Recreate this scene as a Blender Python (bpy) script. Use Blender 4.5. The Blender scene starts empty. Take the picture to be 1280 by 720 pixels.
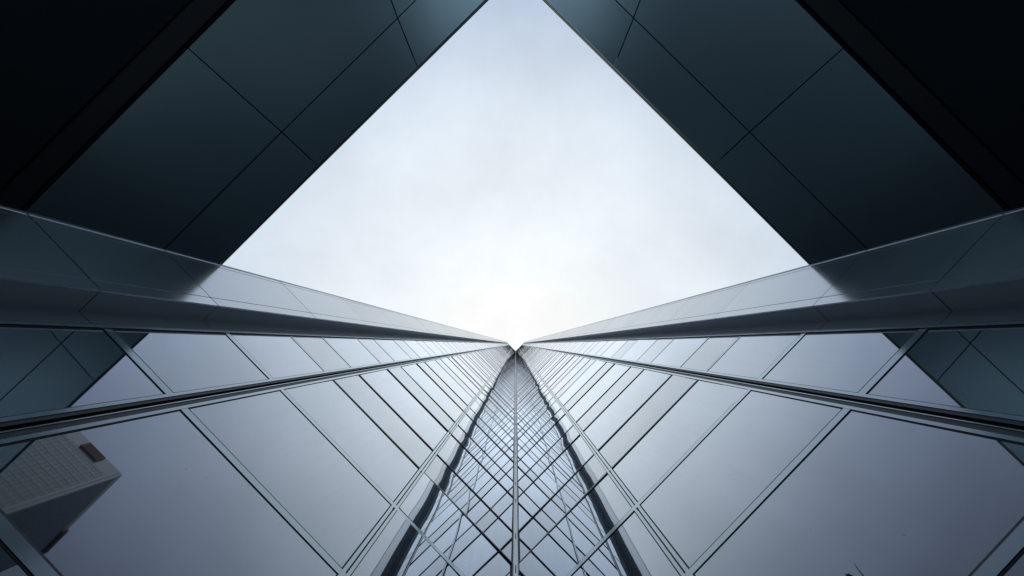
import bpy, bmesh, math, random
from mathutils import Vector, Matrix
random.seed(7)
SC = bpy.context.scene
COL = SC.collection
R2 = math.sqrt(2.0)

# ------------------------------------------------------------------ survey
# The camera stands at the origin, 1.6 m above the paving, under an inner corner of two glass wings.
F = 660.0; D = 3.4; CX, CY = 644.5, 395.0
TILT = math.atan(35.0 / F)
GROUND = -1.6
TOP = 250.0
ZC = 7.54                      # underside of the canopy

def ray(x, y):                 # reading of the site plan: plan x to the right, y away from the corner
    a, b = (x - CX) / F, -(y - CY) / F
    st, ct = math.sin(TILT), math.cos(TILT)
    return (a, b * ct + st, -b * st + ct)

def plan(x, y, z):
    r = ray(x, y); k = z / r[2]
    return (r[0] * k, r[1] * k)

def W(side, px, py, z):        # plan -> world; side -1 is the left wing, +1 its mirror
    return Vector((-px if side < 0 else px, py, z))

def PW(side, s, off, z):       # s along the wall from the corner, off out of the wall
    px = (-s + off) / R2
    py = -D + (s + off) / R2
    return W(side, px, py, z)

# ------------------------------------------------------------------ helpers
def link(o, parent=None):
    COL.objects.link(o)
    if parent: o.parent = parent
    return o

def tag(o, label=None, cat=None, group=None, kind=None):
    if label: o['label'] = label
    if cat: o['category'] = cat
    if group: o['group'] = group
    if kind: o['kind'] = kind
    return o

def empty(name, label, cat, group=None, loc=(0, 0, 0)):
    o = bpy.data.objects.new(name, None); link(o); o.location = loc
    o.empty_display_size = 0.3
    return tag(o, label, cat, group)

def mesh(name, bm, mats, parent=None, recalc=True):
    if recalc: bmesh.ops.recalc_face_normals(bm, faces=bm.faces[:])
    me = bpy.data.meshes.new(name); bm.to_mesh(me); bm.free()
    for m in (mats if isinstance(mats, (list, tuple)) else [mats]): me.materials.append(m)
    return link(bpy.data.objects.new(name, me), parent)

def loft(bm, ringA, ringB, mats=None, caps=True, capmat=0):
    a = [bm.verts.new(p) for p in ringA]; b = [bm.verts.new(p) for p in ringB]
    n = len(a)
    for i in range(n):
        f = bm.faces.new((a[i], a[(i + 1) % n], b[(i + 1) % n], b[i]))
        if mats: f.material_index = mats[i]
    if caps:
        f = bm.faces.new(a); f.material_index = capmat
        f = bm.faces.new(b[::-1]); f.material_index = capmat

def wbox(bm, side, s0, s1, o0, o1, z0, z1, mat=0):
    ra = [PW(side, s, o, z0) for s, o in ((s0, o0), (s1, o0), (s1, o1), (s0, o1))]
    rb = [PW(side, s, o, z1) for s, o in ((s0, o0), (s1, o0), (s1, o1), (s0, o1))]
    loft(bm, ra, rb, [mat] * 4, True, mat)

def prism(bm, pts, z0, z1, side=-1, mat=0):
    loft(bm, [W(side, x, y, z0) for x, y in pts], [W(side, x, y, z1) for x, y in pts], [mat] * len(pts), True, mat)

def inset(pts, g):             # shrink a convex polygon by g
    n = len(pts)
    area = sum(pts[i][0] * pts[(i + 1) % n][1] - pts[(i + 1) % n][0] * pts[i][1] for i in range(n))
    if area < 0: pts = pts[::-1]
    gs = g if isinstance(g, list) else [g] * n
    L = []
    for i in range(n):
        ax, ay = pts[i]; bx, by = pts[(i + 1) % n]
        dx, dy = bx - ax, by - ay; l = math.hypot(dx, dy)
        nx, ny = -dy / l, dx / l
        L.append((ax + nx * gs[i], ay + ny * gs[i], dx, dy))
    out = []
    for i in range(n):
        x1, y1, dx1, dy1 = L[i - 1]; x2, y2, dx2, dy2 = L[i]
        det = dx1 * dy2 - dy1 * dx2
        t = ((x2 - x1) * dy2 - (y2 - y1) * dx2) / det
        out.append((x1 + dx1 * t, y1 + dy1 * t))
    return out

YM = 9.2                       # unseen canopy cut, placed by how much light reaches the ground beyond
def clip(pts):
    out = []
    for i, p in enumerate(pts):
        n = pts[(i + 1) % len(pts)]
        if p[1] <= YM: out.append(p)
        if (p[1] <= YM) != (n[1] <= YM):
            t = (YM - p[1]) / (n[1] - p[1]); out.append((p[0] + (n[0] - p[0]) * t, YM))
    return out

# ------------------------------------------------------------------ materials
def new_mat(name):
    m = bpy.data.materials.new(name); m.use_nodes = True
    nt = m.node_tree
    return m, nt, nt.nodes['Principled BSDF']

def N(nt, t, **kw):
    n = nt.nodes.new(t)
    for k, v in kw.items(): setattr(n, k, v)
    return n

def simple(name, col, rough=0.5, metal=0.0, ior=1.45):
    m, nt, b = new_mat(name)
    b.inputs['Base Color'].default_value = (*col, 1); b.inputs['Roughness'].default_value = rough
    b.inputs['Metallic'].default_value = metal; b.inputs['IOR'].default_value = ior
    return m

def brushed(name, col, rough, metal, angle, streak=0.5, spread=0.10, bump=0.02):
    m, nt, b = new_mat(name)
    tc = N(nt, 'ShaderNodeTexCoord'); mp = N(nt, 'ShaderNodeMapping')
    mp.vector_type = 'TEXTURE'
    mp.inputs['Rotation'].default_value = (0, 0, angle)
    mp.inputs['Scale'].default_value = (1 / 70.0, 1 / 1.2, 1 / 1.2)
    nz = N(nt, 'ShaderNodeTexNoise'); nz.inputs['Scale'].default_value = 1.0; nz.inputs['Detail'].default_value = 3
    nt.links.new(tc.outputs['Object'], mp.inputs['Vector']); nt.links.new(mp.outputs['Vector'], nz.inputs['Vector'])
    big = N(nt, 'ShaderNodeTexNoise'); big.inputs['Scale'].default_value = 1.3; big.inputs['Detail'].default_value = 5
    nt.links.new(tc.outputs['Object'], big.inputs['Vector'])
    mr = N(nt, 'ShaderNodeMapRange'); mr.inputs['From Min'].default_value = 0.3; mr.inputs['From Max'].default_value = 0.7
    mr.inputs['To Min'].default_value = rough - spread; mr.inputs['To Max'].default_value = rough + spread
    nt.links.new(nz.outputs['Fac'], mr.inputs['Value'])
    if spread > 0: nt.links.new(mr.outputs['Result'], b.inputs['Roughness'])
    else: b.inputs['Roughness'].default_value = rough
    oi = N(nt, 'ShaderNodeObjectInfo')
    add = N(nt, 'ShaderNodeMath', operation='MULTIPLY_ADD'); add.inputs[1].default_value = 0.35
    nt.links.new(big.outputs['Fac'], add.inputs[0]); nt.links.new(oi.outputs['Random'], add.inputs[2])
    mx = N(nt, 'ShaderNodeMix', data_type='RGBA')
    mx.inputs['A'].default_value = (*[c * 0.92 for c in col], 1); mx.inputs['B'].default_value = (*[min(1, c * 1.05) for c in col], 1)
    nt.links.new(add.outputs[0], mx.inputs['Factor']); nt.links.new(mx.outputs['Result'], b.inputs['Base Color'])
    b.inputs['Metallic'].default_value = metal
    bp = N(nt, 'ShaderNodeBump'); bp.inputs['Strength'].default_value = streak; bp.inputs['Distance'].default_value = bump * 0.01
    if streak > 0: nt.links.new(nz.outputs['Fac'], bp.inputs['Height']); nt.links.new(bp.outputs['Normal'], b.inputs['Normal'])
    return m

def glass_mat(name, body, tint, r0, power, rough=0.0, gain=1.35):
    """Solar-control glazing: a dark body behind a reflective coat that strengthens towards grazing view."""
    m, nt, b = new_mat(name)
    out = nt.nodes['Material Output']
    oi = N(nt, 'ShaderNodeObjectInfo')
    b.inputs['Base Color'].default_value = (*body, 1); b.inputs['Roughness'].default_value = 0.4
    b.inputs['Specular IOR Level'].default_value = 0.0
    gl = N(nt, 'ShaderNodeBsdfGlossy'); gl.inputs['Color'].default_value = (*tint, 1)
    tc = N(nt, 'ShaderNodeTexCoord')
    nz = N(nt, 'ShaderNodeTexNoise'); nz.inputs['Scale'].default_value = 1.7; nz.inputs['Detail'].default_value = 6
    nt.links.new(tc.outputs['Object'], nz.inputs['Vector'])
    mr = N(nt, 'ShaderNodeMapRange'); mr.inputs['From Min'].default_value = 0.35; mr.inputs['From Max'].default_value = 0.75
    mr.inputs['To Min'].default_value = rough; mr.inputs['To Max'].default_value = rough + 0.035
    nt.links.new(nz.outputs['Fac'], mr.inputs['Value']); nt.links.new(mr.outputs['Result'], gl.inputs['Roughness'])
    lw = N(nt, 'ShaderNodeLayerWeight'); lw.inputs['Blend'].default_value = 0.5
    pw = N(nt, 'ShaderNodeMath', operation='POWER'); pw.inputs[1].default_value = power
    nt.links.new(lw.outputs['Facing'], pw.inputs[0])
    ma = N(nt, 'ShaderNodeMapRange'); ma.inputs['To Min'].default_value = r0; ma.inputs['To Max'].default_value = gain
    nt.links.new(pw.outputs[0], ma.inputs['Value'])
    rv = N(nt, 'ShaderNodeMapRange'); rv.inputs['To Min'].default_value = 0.93; rv.inputs['To Max'].default_value = 1.0
    nt.links.new(oi.outputs['Random'], rv.inputs['Value'])
    mu = N(nt, 'ShaderNodeMath', operation='MULTIPLY'); mu.use_clamp = True
    nt.links.new(ma.outputs['Result'], mu.inputs[0]); nt.links.new(rv.outputs['Result'], mu.inputs[1])
    mix = N(nt, 'ShaderNodeMixShader')
    nt.links.new(mu.outputs[0], mix.inputs['Fac'])
    nt.links.new(b.outputs[0], mix.inputs[1]); nt.links.new(gl.outputs[0], mix.inputs[2])
    # thin dust film with run-off streaks and specks
    mp = N(nt, 'ShaderNodeMapping'); mp.inputs['Scale'].default_value = (9, 9, 0.5)
    st = N(nt, 'ShaderNodeTexNoise'); st.inputs['Scale'].default_value = 1.0; st.inputs['Detail'].default_value = 4
    nt.links.new(tc.outputs['Object'], mp.inputs['Vector']); nt.links.new(mp.outputs['Vector'], st.inputs['Vector'])
    vo = N(nt, 'ShaderNodeTexVoronoi'); vo.inputs['Scale'].default_value = 5.0
    nt.links.new(tc.outputs['Object'], vo.inputs['Vector'])
    sk = N(nt, 'ShaderNodeMapRange'); sk.inputs['From Min'].default_value = 0.03; sk.inputs['From Max'].default_value = 0.05; sk.inputs['To Min'].default_value = 0.35; sk.inputs['To Max'].default_value = 0.0
    nt.links.new(vo.outputs['Distance'], sk.inputs['Value'])
    d1_ = N(nt, 'ShaderNodeMapRange'); d1_.inputs['From Min'].default_value = 0.45; d1_.inputs['From Max'].default_value = 0.8; d1_.inputs['To Max'].default_value = 0.04
    nt.links.new(st.outputs['Fac'], d1_.inputs['Value'])
    ad = N(nt, 'ShaderNodeMath', operation='MAXIMUM'); nt.links.new(sk.outputs['Result'], ad.inputs[0]); nt.links.new(d1_.outputs['Result'], ad.inputs[1])
    df = N(nt, 'ShaderNodeBsdfDiffuse'); df.inputs['Color'].default_value = (0.22, 0.23, 0.24, 1)
    mx2 = N(nt, 'ShaderNodeMixShader'); nt.links.new(ad.outputs[0], mx2.inputs['Fac'])
    nt.links.new(mix.outputs[0], mx2.inputs[1]); nt.links.new(df.outputs[0], mx2.inputs[2])
    nt.links.new(mx2.outputs[0], out.inputs['Surface'])
    return m

GLASS = glass_mat('coated_vision_glass', (0.012, 0.020, 0.026), (0.87, 0.93, 1.01), 0.015, 2.1, 0.0, 1.40)
SPAND = glass_mat('coated_spandrel_glass', (0.03, 0.036, 0.043), (0.87, 0.92, 0.98), 0.015, 2.2, 0.01, 1.34)
FRAME = glass_mat('teal_grey_lacquered_frame', (0.045, 0.095, 0.115), (0.84, 0.95, 1.0), 0.02, 1.9, 0.14, 1.25)
GASK2 = simple('grey_gasket', (0.028, 0.042, 0.055), 0.5)
GASKET = simple('black_rubber_gasket', (0.012, 0.016, 0.02), 0.6)
UNDER = simple('dark_anodised_ledge', (0.02, 0.036, 0.048), 0.5)
PIERM = brushed('pale_metal_cladding', (0.48, 0.515, 0.545), 0.20, 0.97, math.pi / 4, 0.05, 0.02)
SOFF = [brushed('grey_metal_soffit_sheet', (0.37, 0.59, 0.70), 0.27, 0.86, -0.367, 0.0, 0.0),
        brushed('grey_metal_soffit_sheet_mirrored', (0.37, 0.59, 0.70), 0.27, 0.86, 0.367, 0.0, 0.0)]
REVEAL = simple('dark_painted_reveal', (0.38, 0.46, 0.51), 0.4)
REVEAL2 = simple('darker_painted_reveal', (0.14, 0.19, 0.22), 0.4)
DARKIN = simple('dark_core', (0.02, 0.022, 0.025), 0.8)
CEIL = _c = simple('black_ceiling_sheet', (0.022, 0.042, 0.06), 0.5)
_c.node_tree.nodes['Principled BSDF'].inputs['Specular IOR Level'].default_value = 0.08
EDGE = simple('green_tinted_glass_edge', (0.07, 0.24, 0.17), 0.7)
POST = brushed('pale_post_metal', (0.56, 0.60, 0.64), 0.35, 0.6, 0.0, 0.1, 0.05)

def perforated():
    m, nt, b = new_mat('perforated_black_metal')
    tc = N(nt, 'ShaderNodeTexCoord'); mp = N(nt, 'ShaderNodeMapping')
    mp.inputs['Rotation'].default_value = (0, 0, math.pi / 4); mp.inputs['Scale'].default_value = (38, 38, 38)
    fr = N(nt, 'ShaderNodeVectorMath', operation='FRACTION'); sb = N(nt, 'ShaderNodeVectorMath', operation='SUBTRACT')
    sb.inputs[1].default_value = (0.5, 0.5, 0.5)
    sp = N(nt, 'ShaderNodeSeparateXYZ'); cb = N(nt, 'ShaderNodeCombineXYZ')
    ln = N(nt, 'ShaderNodeVectorMath', operation='LENGTH'); gt = N(nt, 'ShaderNodeMath', operation='GREATER_THAN'); gt.inputs[1].default_value = 0.28
    nt.links.new(tc.outputs['Object'], mp.inputs['Vector']); nt.links.new(mp.outputs['Vector'], fr.inputs[0])
    nt.links.new(fr.outputs[0], sb.inputs[0]); nt.links.new(sb.outputs[0], sp.inputs[0])
    nt.links.new(sp.outputs['X'], cb.inputs['X']); nt.links.new(sp.outputs['Y'], cb.inputs['Y'])
    nt.links.new(cb.outputs[0], ln.inputs[0]); nt.links.new(ln.outputs['Value'], gt.inputs[0])
    mx = N(nt, 'ShaderNodeMix', data_type='RGBA'); mx.inputs['A'].default_value = (0.004, 0.004, 0.005, 1); mx.inputs['B'].default_value = (0.04, 0.06, 0.08, 1)
    nt.links.new(gt.outputs[0], mx.inputs['Factor']); nt.links.new(mx.outputs['Result'], b.inputs['Base Color'])
    b.inputs['Roughness'].default_value = 0.45; b.inputs['Metallic'].default_value = 0.3
    return m
PERF = perforated()

# ------------------------------------------------------------------ ground
def paving(name, c1, c2):
    m, nt, b = new_mat(name)
    tc = N(nt, 'ShaderNodeTexCoord'); br = N(nt, 'ShaderNodeTexBrick')
    br.inputs['Scale'].default_value = 1.0; br.inputs['Brick Width'].default_value = 1.2; br.inputs['Row Height'].default_value = 0.6
    br.inputs['Mortar Size'].default_value = 0.006
    br.inputs['Color1'].default_value = (*c1, 1); br.inputs['Color2'].default_value = (*c2, 1); br.inputs['Mortar'].default_value = (0.1, 0.1, 0.1, 1)
    nt.links.new(tc.outputs['Object'], br.inputs['Vector']); nt.links.new(br.outputs['Color'], b.inputs['Base Color'])
    b.inputs['Roughness'].default_value = 0.7
    return m
bm = bmesh.new()
for v in [(-3000, -3000), (3000, -3000), (3000, 3000), (-3000, 3000)]: bm.verts.new((v[0], v[1], GROUND))
bm.faces.new(bm.verts[:])
tag(mesh('ground', bm, paving('dark_stone_paving', (0.056, 0.064, 0.07), (0.044, 0.05, 0.056)), recalc=False), kind='structure')
bm = bmesh.new()  # pale sheet added out of view to bounce light onto the soffit
for v in [(-2.9, 9.5), (2.9, 9.5), (2.9, 60), (-2.9, 60)]: bm.verts.new((v[0], v[1], GROUND + 0.004))
bm.faces.new(bm.verts[:])
tag(mesh('bounce_sheet', bm, paving('pale_bounce_paving', (0.78, 0.78, 0.77), (0.72, 0.72, 0.72)), recalc=False), kind='structure')

# ------------------------------------------------------------------ tower wings
SB, SCm, SD, SE, SF, PO, RQ = 2.05, 4.11, 5.04, 5.21, 6.155, 0.24, 0.012
ZT = [-1.15, 0.75, 2.62, 4.555, 6.45] + [z for k in range(71) for z in (8.27 + 3.45 * k, 9.62 + 3.45 * k)]
ZT = [z for z in ZT if z < TOP - 0.7]

def vprofile(bm, side, s0, prof, mats, z0, z1):
    loft(bm, [PW(side, s0 + s, o, z0) for s, o in prof], [PW(side, s0 + s, o, z1) for s, o in prof], mats, True, 1)

def pane_mesh(bm, side, s0, s1, z0, z1, n, rnd, amp=1.0, skew=None):
    ta = rnd.gauss(0, 0.0022) * amp; tb = rnd.gauss(0, 0.0016) * amp
    if skew: ta += skew
    bu = rnd.gauss(0.0006, 0.0008) * amp; tw = rnd.gauss(0, 0.0006) * amp
    base = 0.0
    G = []
    for j in range(n + 1):
        row = []
        v = j / n
        for i in range(n + 1):
            u = i / n
            U, V = 2 * u - 1, 2 * v - 1
            o = base + ta * U * (s1 - s0) / 2 + tb * V * (z1 - z0) / 2 + bu * (1 - U * U) * (1 - V * V) + tw * U * V + 0.0006 * amp * math.sin(3 * V + ta * 900)
            row.append(bm.verts.new(PW(side, s0 + (s1 - s0) * u, o, z0 + (z1 - z0) * v)))
        G.append(row)
    for j in range(n):
        for i in range(n):
            f = bm.faces.new((G[j][i], G[j][i + 1], G[j + 1][i + 1], G[j + 1][i])); f.smooth = True
    rim = [G[0][i] for i in range(n + 1)] + [G[j][n] for j in range(1, n + 1)] + [G[n][i] for i in range(n - 1, -1, -1)] + [G[j][0] for j in range(n - 1, 0, -1)]
    back = [bm.verts.new(PW(side, s, -0.022, z)) for s, z in ((s0, z0), (s1, z0), (s1, z1), (s0, z1))]
    cor = [0, n, 2 * n, 3 * n]
    for c in range(4):
        a = cor[c]; seg = [rim[(a + k) % len(rim)] for k in range(n + 1)]
        f = bm.faces.new(seg + [back[(c + 1) % 4], back[c]])
    bm.faces.new(back)
    for v0, v1 in zip(rim, rim[1:] + rim[:1]):
        e = bm.edges.get((v0, v1))
        if e: e.smooth = False

def build_wing(side, label, cat):
    rnd = random.Random(11 if side < 0 else 29)
    root = empty('tower_wing', label, cat, 'wings of the glass tower', PW(side, SD / 2, 0, GROUND))
    inv = Matrix.Translation(root.location).inverted()
    def M(name, bm, mats, parent=root, recalc=True):
        bmesh.ops.transform(bm, matrix=inv, verts=bm.verts[:])
        return mesh(name, bm, mats, parent, recalc)
    # dark core of the wing
    bm = bmesh.new(); wbox(bm, side, -12.0 if side < 0 else -0.05, SF - 0.03, -14.0, -0.32, GROUND, TOP - 0.3); M('wall', bm, DARKIN)
    bm = bmesh.new(); wbox(bm, side, SF - 0.02, 18.0, -3.0, -2.7, GROUND, ZC - 0.05); M('lobby_wall', bm, DARKIN)
    bm = bmesh.new(); wbox(bm, side, -12.2 if side < 0 else 0.06, SD, -14.2, 0.03, TOP - 0.3, TOP); M('roof_edge', bm, PIERM)
    # glass panes: three bays, every light of glass a part
    bays = [(0.085, SB - 0.05), (SB + 0.05, SCm - 0.095), (SCm + 0.095, SD - 0.055)]
    rows = list(zip(ZT, ZT[1:] + [TOP - 0.3]))
    farA, farB = bmesh.new(), bmesh.new()
    for r, (a, b) in enumerate(rows):
        if r == 0: pass
        sp = a > 8 and (b - a) < 1.6
        z0, z1 = a + 0.05, b - 0.05
        for (s0, s1) in bays:
            amp = 1.0 if (s1 - s0) > 1.2 else 0.5
            if r < 33:
                bm = bmesh.new(); pane_mesh(bm, side, s0, s1, z0, z1, 8, rnd, amp * (0.25 if a < 6 and s0 > 1 else 1.0), (0.010 if side < 0 and s0 < 1 and 4 < a < 8 else None))
                M('glass_pane', bm, SPAND if sp else GLASS)
            else:
                pane_mesh(farB if sp else farA, side, s0, s1, z0, z1, 3, rnd, amp * 0.55)
    bmesh.ops.recalc_face_normals(farA, faces=farA.faces[:]); bmesh.ops.recalc_face_normals(farB, faces=farB.faces[:])
    for f in farB.faces: f.material_index = 1
    tmp = bpy.data.meshes.new('tmp'); farB.to_mesh(tmp); farB.free(); farA.from_mesh(tmp); bpy.data.meshes.remove(tmp)
    tag(M('upper_glazing', farA, [GLASS, SPAND], recalc=False), kind='stuff')
    # transoms
    far = bmesh.new()
    for r, z in enumerate(ZT):
        spans = [(0.055, SCm - 0.09), (SCm + 0.09, SD - 0.045)]
        for q, (s0, s1) in enumerate(spans):
            if z < 8:
                h, p = 0.046, 0.008
                prof = [(-0.02, -h - 0.014), (0.003, -h - 0.014), (0.003, -h), (p, -h), (p, h), (0.003, h), (0.003, h + 0.022), (-0.02, h + 0.022)]
                mats = [1, 1, 2, 0, 3, 3, 3, 1]
            else:
                p = 0.010 + rnd.choice((0.0, 0.001, 0.003, 0.008)) if q == 0 else 0.005
                if q == 0 and r in (5, 6): p = 0.008 if r == 5 else 0.013
                h = 0.040 if q == 0 else 0.03
                prof = [(-0.02, -h - 0.006), (0.002, -h - 0.006), (0.002, -h), (p, -h), (p, h * 0.2), (0.003, h * 0.6), (0.003, h + 0.006), (-0.02, h + 0.006)]
                mats = [1, 1, 2, 2 if q == 0 else 0, 0, 0, 1, 1]
            tgt = bmesh.new() if r < 50 else far
            loft(tgt, [PW(side, s0, o, z + zz) for o, zz in prof], [PW(side, s1, o, z + zz) for o, zz in prof], mats, True, 1)
            if r < 50: M('transom', tgt, [FRAME, GASKET, UNDER, GASK2])
    tag(M('upper_transoms', far, [FRAME, GASKET, UNDER, GASK2]), kind='stuff')
    # mullions
    bm = bmesh.new()
    prof = [(-.055, -.02), (-.055, .004), (-.042, .004), (-.042, .014), (-.009, .014), (-.009, .002), (.006, .002), (.006, .014), (.042, .014), (.042, .004), (.055, .004), (.055, -.02)]
    vprofile(bm, side, SB, prof, [1, 1, 1, 0, 1, 1, 1, 0, 1, 1, 1, 1], GROUND, TOP - 0.3); M('mullion', bm, [FRAME, GASKET])
    bm = bmesh.new()
    prof = [(-.1, -.03), (-.1, .003), (-.09, .003), (-.09, .010), (-.060, .010), (-.060, .004), (-.016, .004), (-.016, .010), (-.008, .010), (-.008, -.05), (.028, -.05), (.028, .004), (.058, .004), (.058, .010), (.09, .010), (.09, .003), (.1, .003), (.1, -.03)]
    mt = [1, 1, 1, 0, 2, 2, 2, 0, 1, 1, 1, 2, 2, 0, 1, 1, 1, 1]
    vprofile(bm, side, SCm, prof, mt, GROUND, TOP - 0.3); M('expansion_mullion', bm, [FRAME, GASKET, GASK2])
    bm = bmesh.new()
    prof = [(-.062, -.02), (-.062, .004), (-.05, .004), (-.05, .018), (-.018, .018), (-.018, .006), (-.003, .006), (-.003, -.04), (-.02, -.04), (-.02, -.02)]
    vprofile(bm, side, SD, prof, [1, 1, 1, 0, 1, 1, 1, 1, 1, 1], GROUND, TOP - 0.3); M('edge_frame', bm, [FRAME, GASKET])
    bm = bmesh.new()
    prof = [(.03, -.03), (.03, .012), (.072, .012), (.072, .004), (.088, .004), (.088, -.03)]
    vprofile(bm, side, 0.0, prof, [0, 0, 1, 1, 1, 1], GROUND, TOP - 0.3); M('corner_frame', bm, [FRAME, GASKET])
    # small dark drain holes where the middle mullion meets the transoms
    for z in ZT[3:10]:
        bm = bmesh.new(); wbox(bm, side, SB - 0.014, SB + 0.012, 0.002, 0.0165, z - 0.14, z - 0.08); M('drain_hole', bm, GASKET)
    # clad pier at the wing's end, and the dark reveal between glass and pier
    bm = bmesh.new(); wbox(bm, side, SE + 0.03, SF - 0.03, -0.3, PO - 0.04, GROUND, TOP + 0.9); pier = M('pier', bm, DARKIN)
    zs = [GROUND, 0.6, 2.55, 4.46, 6.23] + [9.30 + 3.15 * k for k in range(78)]
    zs = [z for z in zs if z < TOP - 2] + [TOP + 1.0]
    g = 0.006
    prof = [(SE, PO - 0.02), (SE, PO), (SE + .130, PO), (SE + .133, PO - .012), (SE + .139, PO - .012), (SE + .142, PO),
            (SF - .096, PO), (SF - .093, PO - .012), (SF - .087, PO - .012), (SF - .084, PO), (SF - .018, PO), (SF - .016, PO + .010), (SF, PO + .010), (SF, -0.45), (SF - 0.02, -0.45), (SF - 0.02, PO - 0.025), (SE + 0.02, PO - 0.025), (SE + 0.02, PO - 0.02)]
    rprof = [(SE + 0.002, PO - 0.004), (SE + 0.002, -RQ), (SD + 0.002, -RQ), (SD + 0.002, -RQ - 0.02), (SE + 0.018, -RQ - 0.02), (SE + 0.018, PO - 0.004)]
    far, farr = bmesh.new(), bmesh.new()
    for r, (a, b) in enumerate(zip(zs, zs[1:])):
        tgt = bmesh.new() if r < 30 else far
        gg = g if a < 30 else g * 1.6
        j = [rnd.gauss(0, 0.0010) for _ in range(2)]
        pr = [(s, o + j[0]) for s, o in prof]; pt = [(s, o + j[1]) for s, o in prof]
        loft(tgt, [PW(side, s, o, a + gg) for s, o in pr], [PW(side, s, o, b - gg) for s, o in pt], None, True, 0)
        if r < 30: M('cladding_panel', tgt, PIERM, pier)
        tgt = bmesh.new() if r < 30 else farr
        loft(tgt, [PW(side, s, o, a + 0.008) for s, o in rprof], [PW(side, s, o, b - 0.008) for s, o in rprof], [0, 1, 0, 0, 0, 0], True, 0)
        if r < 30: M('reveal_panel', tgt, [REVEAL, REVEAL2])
    tag(M('upper_cladding', far, PIERM, pier), kind='stuff')
    tag(M('upper_reveal', farr, [REVEAL, REVEAL2]), kind='stuff')
    return root

build_wing(-1, 'mirror-glass tower wing on the left, reflecting a pale high-rise with a brown sign', 'tower')
build_wing(+1, 'mirror-glass tower wing on the right, its panes reflecting empty sky and a treetop', 'tower')

# ------------------------------------------------------------------ corner post
post = empty('corner_post', 'slim pale metal post in the inner corner where the two glass wings meet', 'post', loc=(0, -D, GROUND))
def pbox(bm, x0, x1, y0, y1, z0, z1): prism(bm, [(x0, y0), (x1, y0), (x1, y1), (x0, y1)], z0, z1)
inv = Matrix.Translation(post.location).inverted()
bm = bmesh.new()
prof = [(-.05, -.02), (-.05, .045), (-.030, .065), (-.012, .065), (-.012, .052), (.012, .052), (.012, .065), (.030, .065), (.05, .045), (.05, -.02)]
loft(bm, [W(-1, x, -D + y, GROUND) for x, y in prof], [W(-1, x, -D + y, TOP + 0.1) for x, y in prof])
bmesh.ops.transform(bm, matrix=inv, verts=bm.verts[:]); mesh('post_body', bm, POST, post)
for z in [z for z in ZT if 4 < z < 24]:
    for k in range(4):
        bm = bmesh.new(); pbox(bm, -.009, .009, -D + .045, -D + .0555, z - 0.34 + 0.07 * k, z - 0.30 + 0.07 * k)
        bmesh.ops.transform(bm, matrix=inv, verts=bm.verts[:]); mesh('slot', bm, GASKET, post)

# ------------------------------------------------------------------ canopies
def build_canopy(side, label):
    q = lambda x, y: plan(x, y, ZC)
    root = empty('canopy', label, 'canopy', 'canopy halves above the courtyard', W(side, *plan(400, 150, ZC), ZC))
    inv = Matrix.Translation(root.location).inverted()
    def M(name, bm, mats, parent=root):
        bmesh.ops.transform(bm, matrix=inv, verts=bm.verts[:]); return mesh(name, bm, mats, parent)
    so = SOFF[0 if side < 0 else 1]; rnd = random.Random(3 + side)
    ap = CX - 0.3
    polys = [
        [(177, 430), (397, 207), (352, 165), (107, 409)],
        [(397, 207), (522, 84), (497, 22.5), (352, 165)],
        [(522, 84), (ap, -37), (ap, -123), (497, 22.5)],
        [(107, 409), (352, 165), (235, 60), (-70, 366)],
        [(352, 165), (497, 22.5), (436, -142), (235, 60)],
        [(497, 22.5), (ap, -123), (ap, -350), (436, -142)],
    ]
    for i, pl in enumerate(polys):
        pts = inset(clip([q(*p) for p in pl]), 0.0085)
        bm = bmesh.new(); za = ZC + rnd.uniform(-.0015, .0015)
        loft(bm, [W(side, x, y, za) for x, y in pts], [W(side, x, y, ZC + 0.014) for x, y in pts], [1] * len(pts), True, 0)
        M('soffit_panel', bm, [so, GASKET])
    # dark joint backing and roof deck, set back from the edge
    bm = bmesh.new(); prism(bm, inset(clip([q(*p) for p in [(165, 418), (ap, -55), (ap, -1100), (-560, 120), (-60, 640)]]), 0.02), ZC + 0.06, ZC + 0.42, side); M('roof_deck', bm, DARKIN)
    # edge trim of greenish glass along the opening
    a, b = q(177, 430), q(ap, -37)
    dx, dy = b[0] - a[0], b[1] - a[1]; l = math.hypot(dx, dy); nx, ny = dy / l, -dx / l
    bm = bmesh.new(); prism(bm, [a, b, (b[0] + nx * .008, b[1] + ny * .008), (a[0] + nx * .008, a[1] + ny * .008)], ZC - 0.003, ZC + 0.012, side); M('edge_trim', bm, EDGE)
    # black channel, perforated vent strip and black ceiling beyond the grey sheets
    def strip(o0, o1):       # offsets in plan from the outer seam, away from the opening
        a, b = q(-70, 366), q(ap, -350)
        dx, dy = b[0] - a[0], b[1] - a[1]; l = math.hypot(dx, dy); nx, ny = -dy / l, dx / l
        if nx > 0: nx, ny = -nx, -ny
        def at(o):
            pa = (a[0] + nx * o - dx / l * 1.0, a[1] + ny * o - dy / l * 1.0)
            t = (-0.003 - pa[0]) / (dx / l)
            return pa, (-0.003, pa[1] + dy / l * t)
        p0, p1 = at(o0); p2, p3 = at(o1)
        return clip([p0, p1, p3, p2])
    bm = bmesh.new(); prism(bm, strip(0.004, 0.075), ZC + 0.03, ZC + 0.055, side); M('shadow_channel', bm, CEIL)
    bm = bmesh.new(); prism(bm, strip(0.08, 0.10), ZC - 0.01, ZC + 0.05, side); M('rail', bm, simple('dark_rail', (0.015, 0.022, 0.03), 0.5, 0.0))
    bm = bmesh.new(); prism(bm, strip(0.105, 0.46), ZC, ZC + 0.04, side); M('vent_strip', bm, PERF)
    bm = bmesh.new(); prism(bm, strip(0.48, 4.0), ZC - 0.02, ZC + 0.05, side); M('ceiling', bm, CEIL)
    return root

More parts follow.
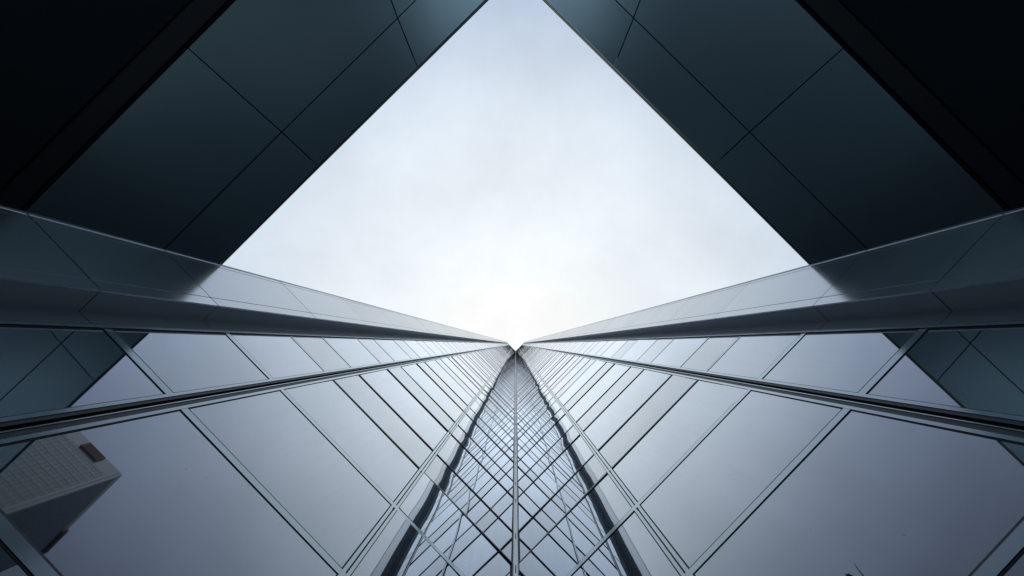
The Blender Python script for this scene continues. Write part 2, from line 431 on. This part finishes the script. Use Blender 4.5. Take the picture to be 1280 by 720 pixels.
build_canopy(-1, 'dark grey metal canopy half joining the left pier, upper left of the sky opening')
build_canopy(+1, 'dark grey metal canopy half joining the right pier, upper right of the sky opening')

# ------------------------------------------------------------------ high-rise across the street (seen in the left glass)
HT = 200.0
def refl(p): return (-p[1] - D, -p[0] - D)
def freal(x, y): return Vector(refl(plan(x, y, HT)))
P1 = freal(152.5, 593); A = freal(100, 540); Bc = freal(50, 695)
d1 = (A - P1).normalized(); d2 = (Bc - P1); L2 = d2.length; d2.normalize()
L1 = 42.0
conc = simple('pale_precast_concrete', (0.62, 0.675, 0.70), 0.8)
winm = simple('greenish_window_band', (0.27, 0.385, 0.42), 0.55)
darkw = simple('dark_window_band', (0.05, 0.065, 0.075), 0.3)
spm = simple('grey_sill_band', (0.34, 0.375, 0.40), 0.7)
brown = simple('brown_sign_board', (0.22, 0.115, 0.11), 0.8)
browns = simple('brown_sign_ridge', (0.26, 0.20, 0.19), 0.8)
c0 = P1
hr = empty('high_rise', 'pale concrete high-rise with a brown rooftop sign, reflected in the lower left pane', 'building', loc=W(-1, c0.x, c0.y, GROUND))
inv = Matrix.Translation(hr.location).inverted()
def HM(name, bm, mats, parent=hr):
    bmesh.ops.transform(bm, matrix=inv, verts=bm.verts[:]); return mesh(name, bm, mats, parent)
n1 = Vector((d1.y, -d1.x));  n1 = n1 if n1.dot(d2) < 0 else -n1       # outward of facade 1
n2 = Vector((d2.y, -d2.x));  n2 = n2 if n2.dot(d1) < 0 else -n2
def hbox(bm, dd, nn, t0, t1, o0, o1, z0, z1, mat=0):
    pts = [c0 + dd * t + nn * o for t, o in ((t0, o0), (t1, o0), (t1, o1), (t0, o1))]
    prism(bm, [(p.x, p.y) for p in pts], z0, z1, -1, mat)
bm = bmesh.new(); pts = [c0, c0 + d1 * L1, c0 + d1 * L1 + d2 * L2, c0 + d2 * L2]
prism(bm, [(p.x, p.y) for p in pts], GROUND, HT); HM('wall', bm, conc)
FH = 3.3
for k in range(26):
    zt = HT - 6.2 - FH * k
    bm = bmesh.new(); hbox(bm, d1, n1, 2.2, L1 - 2.2, -0.3, 0.06, zt - FH + 0.55, zt)
    wb = HM('window_band', bm, winm)
    bm = bmesh.new(); hbox(bm, d1, n1, 2.3, L1 - 2.3, 0.05, 0.12, zt - FH * 0.45, zt - FH * 0.45 + 0.16); HM('sill', bm, spm, wb)
for k in range(23):
    t = 3.4 + 1.72 * k
    bm = bmesh.new(); hbox(bm, d1, n1, t, t + 0.16, 0.0, 0.10, 60, HT - 6.0); HM('fin', bm, spm)
for k in range(34):
    zt = HT - 3.0 - 2.2 * k
    bm = bmesh.new(); hbox(bm, d2, n2, 1.0, L2 - 0.2, -0.3, 0.14, zt - 1.5, zt)
    HM('dark_window_band', bm, darkw)
    bm = bmesh.new(); hbox(bm, d2, n2, 1.0, L2 - 0.2, -0.3, 0.05, zt - 2.195, zt - 1.505)
    HM('sill_band', bm, spm)
bm = bmesh.new(); hbox(bm, d1, n1, 0.9, 1.15, 0.0, 0.12, 60, HT - 0.5); HM('corner_groove', bm, spm)
def sign(dd, nn, t0, t1, z0, z1):
    bm = bmesh.new(); hbox(bm, dd, nn, t0, t1, 0.02, 0.7, z0, z1); s = HM('sign_board', bm, brown)
    for k in range(5):
        zz = z0 + (z1 - z0) * (k + 0.6) / 5.6
        bm = bmesh.new(); hbox(bm, dd, nn, t0 + 0.8, t1 - 0.8, 0.69, 0.8, zz, zz + (z1 - z0) * 0.06); HM('sign_ridge', bm, browns, s)
sign(d1, n1, 8.6, 16.8, HT - 5.4, HT - 1.0)
sign(d2, n2, L2 * 0.66, L2 * 0.93, HT - 2.6, HT + 0.15)

# ------------------------------------------------------------------ tall tree beyond the right canopy side (its tip shows in the right glass)
def reflR(p): return (p[1] + D, p[0] - D)
TT = 25.0
tx, ty = reflR(plan(1057, 716, TT))
tree = empty('tree', 'dark tall tree whose leafy tip is mirrored low in the right glass', 'tree', loc=W(-1, tx, ty, GROUND))
barkm = simple('grey_brown_bark', (0.09, 0.07, 0.055), 0.9)
leafm = simple('dark_green_leaf', (0.035, 0.065, 0.035), 0.6)
bm = bmesh.new(); HTT = TT - GROUND
def tube(bm, p, q, r0, r1, n=8):
    d = (q - p).normalized(); a = d.orthogonal().normalized(); b = d.cross(a)
    loft(bm, [p + (a * math.cos(t) + b * math.sin(t)) * r0 for t in [2 * math.pi * i / n for i in range(n)]],
         [q + (a * math.cos(t) + b * math.sin(t)) * r1 for t in [2 * math.pi * i / n for i in range(n)]])
tube(bm, Vector((0, 0, 0)), Vector((0.1, 0.05, HTT * 0.6)), 0.34, 0.14); tube(bm, Vector((0.1, 0.05, HTT * 0.59)), Vector((0, 0, HTT - 0.3)), 0.14, 0.015)
mesh('trunk', bm, barkm, tree)
rr = random.Random(5)
for k in range(26):
    z = HTT * (0.22 + 0.72 * k / 26); an = k * 2.4; ln = 0.5 + 2.0 * (1 - abs(z / HTT - 0.4) / 0.65)
    bm = bmesh.new(); tube(bm, Vector((0.06, 0.03, z)), Vector((math.cos(an) * ln, math.sin(an) * ln, z + ln * 1.3)), 0.05, 0.012, 5); mesh('limb', bm, barkm, tree)
bm = bmesh.new()
for k in range(5200):
    h = rr.random() ** 0.8; z = HTT * (0.2 + 0.8 * h)
    r = (1.5 * math.sin(math.pi * min(1, (h * 0.93 + 0.07))) ** 1.5 + 0.07) * (0.75 + 0.4 * math.sin(z * 2.1 + 3 * math.sin(z))) * math.sqrt(rr.random()) * (1.0 if h < .9 else 0.75)
    an = rr.random() * 6.283
    c = Vector((math.cos(an) * r, math.sin(an) * r, z - 0.15))
    u = Vector((rr.gauss(0, 1), rr.gauss(0, 1), rr.gauss(0, 1))).normalized(); v = u.orthogonal().normalized(); sz = 0.05 + 0.07 * rr.random()
    bm.faces.new([bm.verts.new(c + u * sz), bm.verts.new(c + v * sz * .5), bm.verts.new(c - u * sz), bm.verts.new(c - v * sz * .5)])
mesh('crown', bm, leafm, tree, recalc=False)

# ------------------------------------------------------------------ sky and sun
SUN_DIR = Vector((0.51, -0.154, 0.85)).normalized()
elev = math.asin(SUN_DIR.z)
wd = bpy.data.worlds.new('World'); SC.world = wd; wd.use_nodes = True
nt = wd.node_tree; bg = nt.nodes['Background']; bg.inputs['Strength'].default_value = 0.10
sky = N(nt, 'ShaderNodeTexSky'); sky.sky_type = 'NISHITA'; sky.sun_disc = False; sky.sun_elevation = elev; sky.sun_rotation = math.atan2(SUN_DIR.x, SUN_DIR.y)
tc = N(nt, 'ShaderNodeTexCoord')
# high cloud sheet: brightness falls away from near the zenith, with soft cloud structure
dp = N(nt, 'ShaderNodeVectorMath', operation='DOT_PRODUCT'); dp.inputs[1].default_value = (0.0, -0.05, 0.9987)
nt.links.new(tc.outputs['Generated'], dp.inputs[0])
ramp = N(nt, 'ShaderNodeValToRGB'); cr = ramp.color_ramp; cr.interpolation = 'B_SPLINE'
stops = [(0.0, (0.17, 0.20, 0.25)), (0.45, (0.25, 0.31, 0.40)), (0.72, (0.40, 0.485, 0.69)), (0.81, (0.55, 0.645, 0.80)), (0.87, (0.69, 0.78, 0.88)), (0.94, (0.83, 0.895, 0.95)), (0.985, (0.95, 0.99, 1.02)), (1.0, (1.14, 1.18, 1.21))]
cr.elements[0].position = 0; cr.elements[0].color = (*stops[0][1], 1); cr.elements[1].position = 1; cr.elements[1].color = (*stops[-1][1], 1)
for p, c in stops[1:-1]:
    e = cr.elements.new(p); e.color = (*c, 1)
nt.links.new(dp.outputs['Value'], ramp.inputs['Fac'])
sp = N(nt, 'ShaderNodeSeparateXYZ'); nt.links.new(tc.outputs['Generated'], sp.inputs[0])
mxz = N(nt, 'ShaderNodeMath', operation='MAXIMUM'); mxz.inputs[1].default_value = 0.25; nt.links.new(sp.outputs['Z'], mxz.inputs[0])
dv = N(nt, 'ShaderNodeVectorMath', operation='DIVIDE'); nt.links.new(tc.outputs['Generated'], dv.inputs[0])
cz = N(nt, 'ShaderNodeCombineXYZ')
for k in 'XYZ': nt.links.new(mxz.outputs[0], cz.inputs[k])
nt.links.new(cz.outputs[0], dv.inputs[1])
nz = N(nt, 'ShaderNodeTexNoise'); nz.inputs['Scale'].default_value = 3.9; nz.inputs['Detail'].default_value = 9; nz.inputs['Roughness'].default_value = 0.6; nz.inputs['Distortion'].default_value = 0.15
nt.links.new(dv.outputs[0], nz.inputs['Vector'])
mr = N(nt, 'ShaderNodeMapRange'); mr.inputs['From Min'].default_value = 0.3; mr.inputs['From Max'].default_value = 0.7; mr.inputs['To Min'].default_value = 9.2; mr.inputs['To Max'].default_value = 10.7
nt.links.new(nz.outputs['Fac'], mr.inputs['Value'])
sc = N(nt, 'ShaderNodeVectorMath', operation='SCALE'); nt.links.new(ramp.outputs['Color'], sc.inputs[0]); nt.links.new(mr.outputs['Result'], sc.inputs['Scale'])
mix = N(nt, 'ShaderNodeMix', data_type='RGBA'); mix.inputs['Factor'].default_value = 0.985
nt.links.new(sky.outputs['Color'], mix.inputs['A']); nt.links.new(sc.outputs[0], mix.inputs['B'])
nt.links.new(mix.outputs['Result'], bg.inputs['Color'])
sun = bpy.data.lights.new('sun', 'SUN'); sun.energy = 1.5; sun.angle = math.radians(12); sun.color = (1.0, 0.97, 0.93)
so = bpy.data.objects.new('sun', sun); link(so); so.rotation_euler = (-SUN_DIR).to_track_quat('-Z', 'Y').to_euler(); so.location = (0, 0, 300)

# ------------------------------------------------------------------ camera
cam = bpy.data.cameras.new('camera'); co = bpy.data.objects.new('camera', cam); link(co)
cam.sensor_fit = 'HORIZONTAL'; cam.sensor_width = 36.0; cam.lens = 36.0 * F / 1280.0
cam.shift_x = -(CX - 640.0) / 1280.0; cam.shift_y = (CY - 360.0) / 1280.0
cam.clip_start = 0.05; cam.clip_end = 6000
st, ct = math.sin(TILT), math.cos(TILT)
Rm = Matrix(((-1, 0, 0), (0, ct, -st), (0, -st, -ct)))      # columns: right, up, back
Rm = Matrix((( -1, 0, 0), (0, ct, -st), (0, -st, -ct)))
co.matrix_world = Rm.to_4x4()
SC.camera = co

# ------------------------------------------------------------------ render settings
SC.view_settings.view_transform = 'Standard'; SC.view_settings.look = 'None'
SC.view_settings.exposure = 0.0; SC.view_settings.gamma = 1.0
try:
    SC.cycles.use_denoising = True
except Exception: pass
SC.cycles.max_bounces = 12; SC.cycles.glossy_bounces = 10; SC.cycles.diffuse_bounces = 4
